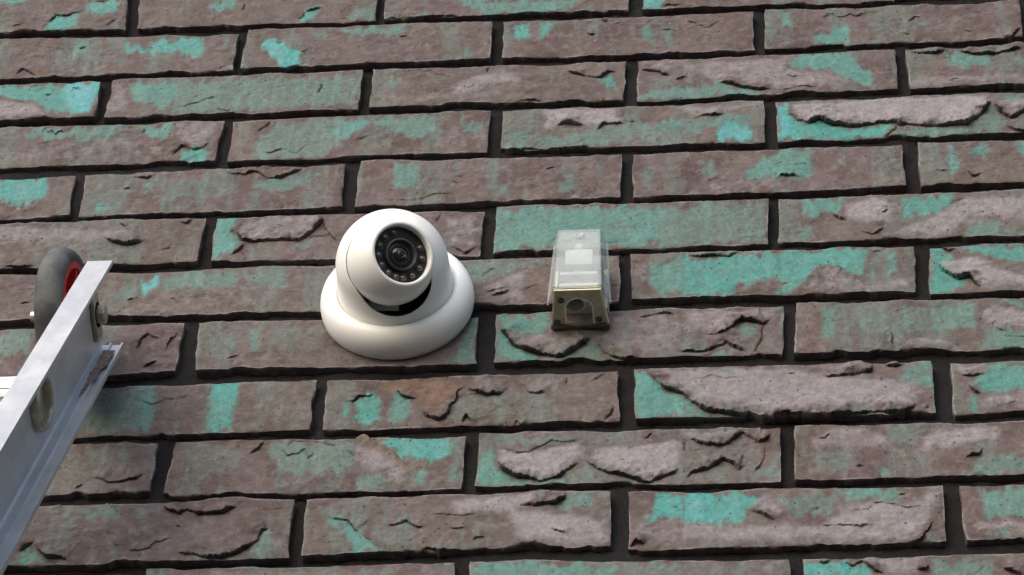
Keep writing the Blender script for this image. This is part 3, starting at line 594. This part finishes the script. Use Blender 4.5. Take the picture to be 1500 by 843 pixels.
# hood: short barrel closed by a half sphere, with a U-shaped mouth for the eyeball
RH, HC = .0420, .0435
bm = bmesh.new()
prof = [(0, .018), (RH + .0018, .018), (RH + .0012, .026), (RH + .0004, .036), (RH, HC)] + [(RH * math.cos(R(a)), HC + RH * math.sin(R(a))) for a in range(5, 90, 5)] + [(0, HC + RH)]
lathe(bm, prof, MB, 96)
hood = obj('hood', bm, M_WHITE, cctv, angle=50)
VR, VF, VU = Vector(RC[:, 0]), Vector(RC[:, 1]), Vector(RC[:, 2])
mouthc = Vector((-.0012, -.0465, .0008)) - VF * .006; ballc = mouthc - VF * .014 + VR * .0016                            # centre of the eyeball
L0 = (-VF).normalized()
look = (L0 + VR * .50 + VU * .29).normalized()                    # where the lens points: down and out into the yard
def cutter(depth_in, depth_out, grow=0):
    # mouth: hull of a round hole for the ball and a smaller one below it
    bm = bmesh.new(); pts = []
    ax = (L0 + Vector((0, 0, 0))).normalized(); x = VR; y = VU
    c1 = mouthc; r1 = .0310 + grow; c2 = mouthc + VR * .0045 - VU * .0135; r2 = .0268 + grow
    ring = []
    for k in range(180):
        a = 2 * math.pi * k / 180; d = x * math.cos(a) + y * math.sin(a)
        t1 = (c1 - mouthc).dot(d) + r1; t2 = (c2 - mouthc).dot(d) + r2
        c, r = (c1, r1) if t1 > t2 else (c2, r2)
        ring.append(c + d * r)
    lo = [bm.verts.new(p - ax * depth_in) for p in ring]; hi = [bm.verts.new(p + ax * depth_out) for p in ring]
    for k in range(180):
        k2 = (k + 1) % 180; bm.faces.new((lo[k], lo[k2], hi[k2], hi[k]))
    bm.faces.new(lo); bm.faces.new(hi)
    bmesh.ops.recalc_face_normals(bm, faces=bm.faces)
    me = bpy.data.meshes.new('cut'); bm.to_mesh(me); bm.free()
    o = bpy.data.objects.new('cut', me); COL.objects.link(o); return o
cut = cutter(.026, .12); cut.parent = cctv
md = hood.modifiers.new('mouth', 'BOOLEAN'); md.operation = 'DIFFERENCE'; md.solver = 'EXACT'; md.object = cut
rm = hood.modifiers.new('remesh', 'REMESH'); rm.mode = 'VOXEL'; rm.voxel_size = .0005
sm = hood.modifiers.new('soft_edge', 'SMOOTH'); sm.factor = .5; sm.iterations = 14
bpy.context.view_layer.update()
dg = bpy.context.evaluated_depsgraph_get()
nm = bpy.data.meshes.new_from_object(hood.evaluated_get(dg)); hood.modifiers.clear(); old = hood.data; hood.data = nm; nm.name = 'hood'
nm.shade_smooth()
bpy.data.objects.remove(cut, do_unlink=True)
# dish coloured dark for the shade of the void, and the white tab seen in the mouth below the ball
bm = bmesh.new()
Mi = frame(mouthc - L0 * .0235 + VR * .0045 - VU * .0125, L0, VR)
lathe(bm, [(0, 0), (.0262, 0), (.0262, .004), (.0250, .004), (.0250, .0008), (0, .0008)], Mi, 72)
obj('void_shade_dish', bm, M_DARK, cctv)
bm = bmesh.new()
Mt = frame(mouthc - L0 * .0045 + VR * -.0045 - VU * .0265, L0, VR)
box(bm, (0, 0, 0), (.022, .020, .004), Mt)
obj('bracket_tab', bm, M_WHITE, cctv, bevel=.0006)
# eyeball
RB = .0325
Ml = frame(ballc, look, VR)
fd = math.sqrt(RB ** 2 - .0250 ** 2)
bm = bmesh.new()
a_end = math.degrees(math.asin(fd / RB))
prof = [(0, -RB)] + [(RB * math.cos(R(a)), RB * math.sin(R(a))) for a in np.linspace(-85, a_end - 4, 40)]
prof += [(.0246, fd + .0006), (.0238, fd + .0011), (.0227, fd + .0012), (.0219, fd + .0007), (.0216, fd - .0002), (.0214, fd - .006), (0, fd - .006)]
lathe(bm, prof, Ml, 96)
ball = obj('eyeball', bm, M_WHITE, cctv, angle=50)
bm = bmesh.new(); lathe(bm, [(0, fd - .0055), (.02135, fd - .0055), (.02135, fd - .0042), (.0125, fd - .0046), (0, fd - .0046)], Ml, 72)
obj('lamp_plate', bm, M_BLACK, ball)
bm = bmesh.new(); lathe(bm, [(.0118, fd - .0048), (.0124, fd - .0025), (.0122, fd - .0009), (.0112, fd - .0006), (.0106, fd - .0014), (.0098, fd - .0036), (.0075, fd - .0040), (.0071, fd - .0030), (.0066, fd - .0030), (.0062, fd - .0042), (0, fd - .0042)], Ml, 72)
lens = obj('lens_barrel', bm, M_RING, ball, angle=60)
bm = bmesh.new(); lathe(bm, [(.0098, fd - .0035), (.0078, fd - .0029), (.0074, fd - .0036)], Ml, 72); obj('lens_shade', bm, M_BLACK, ball, angle=60)
bm = bmesh.new(); lathe(bm, [(.0066, fd - .0036), (.0055, fd - .0027), (.0038, fd - .0021), (.002, fd - .0018), (0, fd - .0017)], Ml, 72); obj('lens_glass', bm, M_GLASSB, ball, angle=60)
bm = bmesh.new(); lathe(bm, [(.0028, fd - .0012), (.0024, fd - .0008), (.0020, fd - .0012)], Ml, 40); obj('iris_ring', bm, M_RING, ball)
leds = [(295, 215), (225, 260), (180, 330), (160, 410), (182, 495), (243, 560), (312, 600), (380, 588), (460, 545), (515, 470), (530, 390), (510, 310)]
led_me = None; cup_me = None
for (lx, ly) in leds:
    a = math.atan2(-(ly - 385), lx - 352)
    if led_me is None:
        bm = bmesh.new(); lathe(bm, [(.00215, 0), (.00215, .0008), (.0019, .0015), (.0013, .0021), (.0006, .0024), (0, .0025)], None, 20)
        t = obj('infrared_lamp', bm, M_LED, ball); led_me = t.data
        bm = bmesh.new(); lathe(bm, [(.0029, 0), (.0029, .0007), (.0023, .0007), (.0022, .0001), (0, .0001)], None, 20)
        c_ = obj('lamp_cup', bm, M_LEDCUP, ball); cup_me = c_.data
    else:
        t = bpy.data.objects.new('infrared_lamp', led_me); link(t, ball); c_ = bpy.data.objects.new('lamp_cup', cup_me); link(c_, ball)
    for q in (t, c_): q.matrix_local = Ml @ Matrix.Translation((.0172 * math.cos(a), .0172 * math.sin(a), fd - .0043))

# ------------------------------------------------------------------ clear junction box
def frosted():
    mt, n, b = new_mat('frosted_clear_plastic')
    v = N(n, 'ShaderNodeTexCoord').outputs['Object']
    f = noise(n, v, 70, 4, .6)
    n.links.new(mix(n, maprange(n, f, .35, .7), (.47, .53, .55), (.57, .62, .63)), b.inputs['Base Color'])
    n.links.new(maprange(n, f, .3, .7, .18, .34), b.inputs['Roughness'])
    b.inputs['Alpha'].default_value = .33; b.inputs['Specular IOR Level'].default_value = .5
    return mt
M_FROST = frosted()
M_OLIVE = simple('yellowed_plastic', (.52, .49, .33), .62, 0, .2, 120, .2)
M_OLIVE_D = simple('dark_hole', (.10, .088, .055), .7, 0, .3, 200)
M_LABEL = simple('white_terminal_plastic', (.66, .70, .69), .6, 0, .06, 150)
M_PIPE = simple('grey_conduit', (.46, .46, .41), .5, 0, .15, 150)
M_STEEL = simple('zinc_steel', (.55, .53, .47), .38, .85, .2, 180, .1)
bx_, bz_ = on_plane(850.5, 481)
bx_ = float(bx_); bz_ = float(bz_)
jb = empty('junction_box', (bx_, -.0015, bz_), 'small frosted clear plastic junction box with yellowed arched end plate', 'junction box')
def loft(bm, secs):
    rs_ = []
    for s in secs: rs_.append([bm.verts.new(p) for p in s])
    for a, b in zip(rs_, rs_[1:]):
        for k in range(4): bm.faces.new((a[k], a[(k + 1) % 4], b[(k + 1) % 4], b[k]))
    bm.faces.new(rs_[0]); bm.faces.new(rs_[-1])
def rect(w, z0, z1, y): return [(-w / 2, y, z0), (w / 2, y, z0), (w / 2, y, z1), (-w / 2, y, z1)]
# back tray
bm = bmesh.new(); loft(bm, [rect(.0415, .0160, .0600, .0035), rect(.0395, .0160, .0590, -.0035)]); obj('back_tray', bm, M_PIPE, jb, bevel=.0006)
# end plate with its arch, the face looking down
D0, D1, WB, WF, TH = .0030, .0372, .0428, .0345, .0022
ar, ad = .0102, .0188
outl = [(-WB / 2, -D0), (-ar, -D0)] + [(-ar, -.006)] + [(-ar * math.cos(R(a)), -ad - ar * math.sin(R(a))) for a in range(0, 181, 9)] + [(ar, -.006), (ar, -D0), (WB / 2, -D0), (WF / 2, -D1), (-WF / 2, -D1)]
bm = bmesh.new()
lo = [bm.verts.new((a, b, 0)) for a, b in outl]; hi = [bm.verts.new((a, b, TH)) for a, b in outl]
nn = len(lo)
for k in range(nn): bm.faces.new((lo[k], lo[(k + 1) % nn], hi[(k + 1) % nn], hi[k]))
f1 = bm.faces.new(lo); f2 = bm.faces.new(hi)
bm.normal_update(); bmesh.ops.triangulate(bm, faces=[f1, f2])
ep = obj('end_plate', bm, M_OLIVE, jb, smooth=False)
bm = bmesh.new(); box(bm, (0, -.0010, .0008), (.0436, .0036, .0052)); obj('base_strip', bm, M_OLIVE_D, jb, bevel=.0005)
# raised rims round the plate and round the arch
def strip(path, w, zlo, zhi, closed=False):
    bm = bmesh.new(); n_ = len(path); L_ = []
    for i in range(n_):
        a = Vector(path[max(i - 1, 0)]); b = Vector(path[min(i + 1, n_ - 1)]); d = (b - a).normalized(); nr = Vector((-d.y, d.x)) * w / 2; p = Vector(path[i])
        L_.append([bm.verts.new((p.x + nr.x, p.y + nr.y, zlo)), bm.verts.new((p.x - nr.x, p.y - nr.y, zlo)), bm.verts.new((p.x - nr.x, p.y - nr.y, zhi)), bm.verts.new((p.x + nr.x, p.y + nr.y, zhi))])
    for a, b in zip(L_, L_[1:]):
        for k in range(4): bm.faces.new((a[k], a[(k + 1) % 4], b[(k + 1) % 4], b[k]))
    bm.faces.new(L_[0]); bm.faces.new(L_[-1]); return bm
M_RIM = simple('yellowed_rim', (.82, .80, .60), .45, 0, .12, 120)
obj('arch_rim', strip([(-ar, -.0035), (-ar, -.008)] + [(-ar * math.cos(R(a)), -ad - ar * math.sin(R(a))) for a in range(0, 181, 9)] + [(ar, -.008), (ar, -.0035)], .0011, -.0011, .0016), M_RIM, ep)
obj('edge_rim', strip([(-WB / 2 + .0006, -D0), (-WF / 2 + .0006, -D1 + .0008)], .0012, -.0010, .001), M_RIM, ep)
obj('edge_rim', strip([(WB / 2 - .0006, -D0), (WF / 2 - .0006, -D1 + .0008)], .0012, -.0010, .001), M_RIM, ep)
obj('edge_rim', strip([(-WF / 2 + .0002, -D1 + .0005), (WF / 2 - .0002, -D1 + .0005)], .0010, -.0010, .001), M_RIM, ep)
for (hx, hy) in ((-.0128, -.0268), (-.0168, -.0052), (.0142, -.0072)):
    bm = bmesh.new(); lathe(bm, [(0, -.0008), (.0015, -.0008), (.0019, -.0013), (.0024, -.0012), (.0025, .0004)], frame((hx, hy, 0), (0, 0, 1)), 24)
    obj('screw_hole', bm, M_OLIVE_D, ep)
# conduit stub inside the arch
bm = bmesh.new(); lathe(bm, [(.0074, .003), (.0074, .040), (.0084, .040), (.0084, .003), (.0074, .003)], frame((-.0038, -.0195, 0), (.12, -.10, 1)), 40); obj('conduit', bm, M_PIPE, jb)
bm = bmesh.new(); lathe(bm, [(0, .012), (.0048, .012), (.0048, .038), (0, .038)], frame((.0052, -.0125, 0), (0, -.05, 1)), 30); obj('cable_gland', bm, M_PIPE, jb)
bm = bmesh.new(); box(bm, (0, -.0095, .037), (.034, .010, .036)); obj('inner_box', bm, M_OLIVE_D, jb, bevel=.001)
# cover: a tapered frosted cap, hollow, open below and behind
def shell(w0, w1, z0, z1, y0, y1, ztop):
    a0, a1 = w0 / 2 * .86, w1 / 2 * .89
    return [(-w0 / 2, y0, z0), (w0 / 2, y0, z0), (a0, y0, ztop), (-a0, y0, ztop), (-w1 / 2, y1, z0), (w1 / 2, y1, z0), (a1, y1, z1), (-a1, y1, z1)]
bm = bmesh.new()
TKN = .0014
o_ = [bm.verts.new(p) for p in shell(.0475, .0352, .0020, .0655, -.0205, -.0385, .0700)]
i_ = [bm.verts.new(p) for p in shell(.0475 - 2 * TKN, .0352 - 2 * TKN, .0020, .0655 - TKN, -.0205, -.0385 + TKN, .0700 - TKN)]
def wallq(a, b, c, d): bm.faces.new((o_[a], o_[b], o_[c], o_[d])); bm.faces.new((i_[a], i_[d], i_[c], i_[b]))
wallq(4, 5, 6, 7); wallq(1, 2, 6, 5); wallq(0, 4, 7, 3); wallq(2, 3, 7, 6)
for a, b in ((0, 4), (4, 5), (5, 1), (1, 2), (2, 3), (3, 0)): bm.faces.new((o_[a], o_[b], i_[b], i_[a]))
cover = obj('cover', bm, M_FROST, jb, bevel=.0005)
bm = bmesh.new(); lathe(bm, [(.0042, -.0002), (.0040, .0006), (.0032, .0010), (.0026, .0006), (0, .0003)], frame((0, -.0385, .0588), out), 32); obj('cover_screw', bm, M_FROST, cover)
# what shows through: terminal block, brass-white screw boss, support rails
bm = bmesh.new(); box(bm, (0, -.0325, .0385), (.0205, .005, .0170)); obj('terminal_block', bm, M_LABEL, jb, bevel=.0006)
bm = bmesh.new(); lathe(bm, [(0, 0), (.0034, 0), (.0034, .018), (.0028, .019), (0, .019)], frame((0, -.0170, .0500), out), 28); obj('screw_boss', bm, M_LABEL, jb)
bm = bmesh.new(); box(bm, (0, -.0310, .0215), (.0275, .006, .0035)); obj('support_rail', bm, M_LABEL, jb, bevel=.0006)
bm = bmesh.new(); box(bm, (0, -.0300, .0105), (.0285, .003, .0060)); obj('support_rail', bm, M_LABEL, jb, bevel=.0006)

# ------------------------------------------------------------------ ladder with running wheels
M_TYRE = simple('grey_rubber_tyre', (.070, .074, .078), .7, 0, .5, 45, .3)
M_RED = simple('red_wheel_hub', (.50, .020, .028), .42, 0, .1, 60)
M_BRASS = simple('yellow_passivated_steel', (.46, .42, .33), .42, .7, .25, 160, .15)
M_RESID = simple('brown_tape_residue', (.20, .145, .13), .85, 0, .4, 250, .5)
M_RUBBER = simple('black_rubber_foot', (.02, .02, .02), .8)
EL = R(70.3); LW, LD = .0186, .0685
lox, loz = on_plane(128, 383, -.0860); lo_ = Vector((float(lox), -.0860, float(loz)))
dn = Vector((0, -math.cos(EL), -math.sin(EL))); bk = Vector((0, math.sin(EL), -math.cos(EL)))   # along the stile, and through it towards the wall
LEN = lo_.z / math.sin(EL) - .004
foot = lo_ + dn * LEN
lad = empty('aluminium_ladder', (foot.x, foot.y, 0), 'aluminium ladder leaning on the brick wall with red-hubbed rubber wheel at its top', 'ladder')
base_ = Vector((foot.x, foot.y, 0))
def LM(x0=0, flip=1):
    # local axes: x across (outwards), y through the stile towards the wall, z UP the stile; origin at the top front inner corner
    M = Matrix.Identity(4); up = -dn
    for i in range(3):
        M[i][0] = (1, 0, 0)[i] * flip; M[i][1] = bk[i]; M[i][2] = up[i]; M[i][3] = (lo_ - base_)[i] + (x0 if i == 0 else 0)
    return M
def place(o, M): o.matrix_local = M; return o
def prism(bm, sec, z0, z1):
    a = [bm.verts.new((x, y, z0)) for x, y in sec]; b = [bm.verts.new((x, y, z1)) for x, y in sec]; n_ = len(sec)
    for k in range(n_): bm.faces.new((a[k], a[(k + 1) % n_], b[(k + 1) % n_], b[k]))
    fa = bm.faces.new(a); fb = bm.faces.new(b); bm.normal_update(); bmesh.ops.triangulate(bm, faces=[fa, fb])
t_ = .0018
SEC = [(0, 0), (LW, 0), (LW, .0030), (LW - .0016, .0030), (LW - .0016, t_), (t_ * 1.3, t_), (t_, t_ * 1.6), (t_, LD - t_ * 2.2), (t_ * 1.8, LD - t_ * 1.2), (.0080, LD - t_ * 1.2), (.0088, LD - t_ * 2.1), (.0100, LD - t_ * 2.1), (.0108, LD - t_), (LW - .0014, LD - t_), (LW - .0014, LD - .0034), (LW, LD - .0034), (LW, LD), (0, LD)]
def stile(M):
    bm = bmesh.new(); prism(bm, SEC, -LEN, 0)
    s_ = place(obj('stile', bm, M_ALU, lad, angle=25), M)
    return s_
LADW = .40
sides = [(LM(), 0), (LM(-LADW, -1), 1)]
AXS, AXB = -.0090, .0385                                          # wheel axle: along the stile, through it
RW, WW = .0500, .0230
for M, sd_i in sides:
    st = stile(M)
    up = -dn
    # tyre and hub on the inner side of the stile
    Mw = M @ Matrix.Translation((-.0088 - WW, AXB, AXS)) @ frame((0, 0, 0), (1, 0, 0), (0, 1, 0))
    bm = bmesh.new()
    lathe(bm, [(.0395, .0022), (.0420, .0012), (.0455, .0020), (.0484, .0048), (.0496, .0085), (RW, WW / 2), (.0496, WW - .0085), (.0484, WW - .0048), (.0455, WW - .0020), (.0420, WW - .0012), (.0395, WW - .0022), (.0395, .0022)], None, 72)
    wh = place(obj('wheel', bm, M_TYRE, lad, angle=60), Mw); wh['label'] = 'grey rubber wheel with red plastic hub'
    bm = bmesh.new()
    lathe(bm, [(.0397, .0024), (.0385, .0016), (.0345, .0020), (.0335, .009), (.0120, .010), (.0110, -.001), (.006, -.001), (.006, WW + .001), (.0110, WW + .001), (.0120, WW - .010), (.0335, WW - .009), (.0345, WW - .0020), (.0385, WW - .0016), (.0397, WW - .0024)], None, 60)
    hb = obj('hub', bm, M_RED, wh, angle=45)
    for k in range(5):
        a = 2 * math.pi * k / 5
        bm = bmesh.new(); box(bm, (.0225, 0, WW / 2), (.0225, .0035, WW - .006), Matrix.Rotation(a, 4, 'Z')); obj('spoke', bm, M_RED, wh, smooth=False)
    # axle bolt, head on a steel plate outside, nut inside
    Ma = M @ Matrix.Translation((0, AXB, AXS)) @ frame((0, 0, 0), (1, 0, 0), (0, 1, 0))
    bm = bmesh.new(); lathe(bm, [(0, -WW - .0215), (.0036, -WW - .0215), (.004, -WW - .021), (.004, .006), (0, .006)], None, 24); ax = place(obj('axle_bolt', bm, M_STEEL, lad), Ma)
    bm = bmesh.new(); lathe(bm, [(0, .0052), (.0072, .0052), (.0075, .0058), (.0075, .0102), (.0068, .0110), (0, .0110)], None, 6); obj('bolt_head', bm, M_BRASS, ax, smooth=False)
    bm = bmesh.new(); lathe(bm, [(.0041, -WW - .0095), (.0070, -WW - .0095), (.0074, -WW - .0102), (.0074, -WW - .0150), (.0041, -WW - .0158)], None, 6); obj('axle_nut', bm, M_STEEL, ax, smooth=False)
    bm = bmesh.new(); box(bm, (t_ + .0018, AXB + .0005, AXS - .0005), (.0032, .036, .0155)); place(obj('backing_plate', bm, M_BRASS, lad, bevel=.0006), M)
    bm = bmesh.new(); lathe(bm, [(.0041, .0040), (.0095, .0040), (.0098, .0046), (.0095, .0052), (.0041, .0052)], None, 30); obj('washer', bm, M_BRASS, ax)
    # rubber foot
    bm = bmesh.new(); box(bm, (LW / 2, LD / 2, -LEN + .032), (LW + .012, LD + .012, .062)); place(obj('rubber_foot', bm, M_RUBBER, lad, bevel=.004), M)
# rungs: ribbed tubes, their ends flared over the web
RS0, RB0 = -.1740, .0330
nr_ = 0; rung_me = None; col_me = None
while RS0 - .28 * nr_ > -LEN + .12:
    Mr = LM() @ Matrix.Translation((0, RB0, RS0 - .28 * nr_)) @ frame((0, 0, 0), (1, 0, 0), (0, 1, 0))
    if rung_me is None:
        bm = bmesh.new(); ring = []
        nseg = 96
        for k in range(nseg):
            a = 2 * math.pi * k / nseg; r = .0168 + (.0007 if (k // 3) % 2 == 0 else 0)
            ring.append((r * math.cos(a), r * math.sin(a)))
        va = [bm.verts.new((x, y, -LADW)) for x, y in ring]; vb = [bm.verts.new((x, y, .0)) for x, y in ring]
        for k in range(nseg): bm.faces.new((va[k], va[(k + 1) % nseg], vb[(k + 1) % nseg], vb[k]))
        q = obj('rung', bm, M_ALU, lad, angle=25); rung_me = q.data
        bm = bmesh.new(); lathe(bm, [(.0150, .0002), (.0150, .0060), (.0158, .0078), (.0176, .0080), (.0196, .0066), (.0203, .0042), (.0200, .0022), (.0192, .0015)], None, 56)
        c1 = obj('rung_collar', bm, M_BRASS, q, angle=60); col_me = c1.data
        bm = bmesh.new(); lathe(bm, [(0, .0012), (.0152, .0012), (.0152, .0022), (0, .0022)], None, 40); c3 = obj('rung_plug', bm, M_BRASS, q); plug_me = c3.data
    else:
        q = bpy.data.objects.new('rung', rung_me); link(q, lad); c1 = bpy.data.objects.new('rung_collar', col_me); link(c1, q); c3 = bpy.data.objects.new('rung_plug', plug_me); link(c3, q)
    c2 = bpy.data.objects.new('rung_collar', col_me); link(c2, q)
    place(q, Mr)
    c2.matrix_local = Matrix.Translation((0, 0, -LADW)) @ Matrix.Rotation(math.pi, 4, 'X')
    nr_ += 1
# torn tape residue on the back flange of the near stile
bm = bmesh.new(); random.seed(12)
ya = LD - t_ * 2.1 - .0004
edge_l = []; edge_r = []
for i in range(41):
    s = i / 40; z = -.0155 - .080 * s
    wl = .0060 * (1 - s) ** .7 + .0006; mid_x = .0135 - .0052 * s
    edge_l.append(bm.verts.new((max(.0022, mid_x - wl * (.85 + .12 * math.sin(i * .37) + .1 * math.sin(i * 1.3) + random.uniform(-.07, .07))), ya, z))); edge_r.append(bm.verts.new((min(LW - .0022, mid_x + wl * (.6 + .2 * math.sin(i * .53 + 1) + random.uniform(-.1, .1))), ya + .0002, z)))
for i in range(40): bm.faces.new((edge_l[i], edge_r[i], edge_r[i + 1], edge_l[i + 1]))
ex_ = bmesh.ops.extrude_face_region(bm, geom=list(bm.faces)); bmesh.ops.translate(bm, vec=(0, -.0003, 0), verts=[v for v in ex_['geom'] if isinstance(v, bmesh.types.BMVert)])
place(obj('tape_residue', bm, M_RESID, lad, smooth=False), LM())
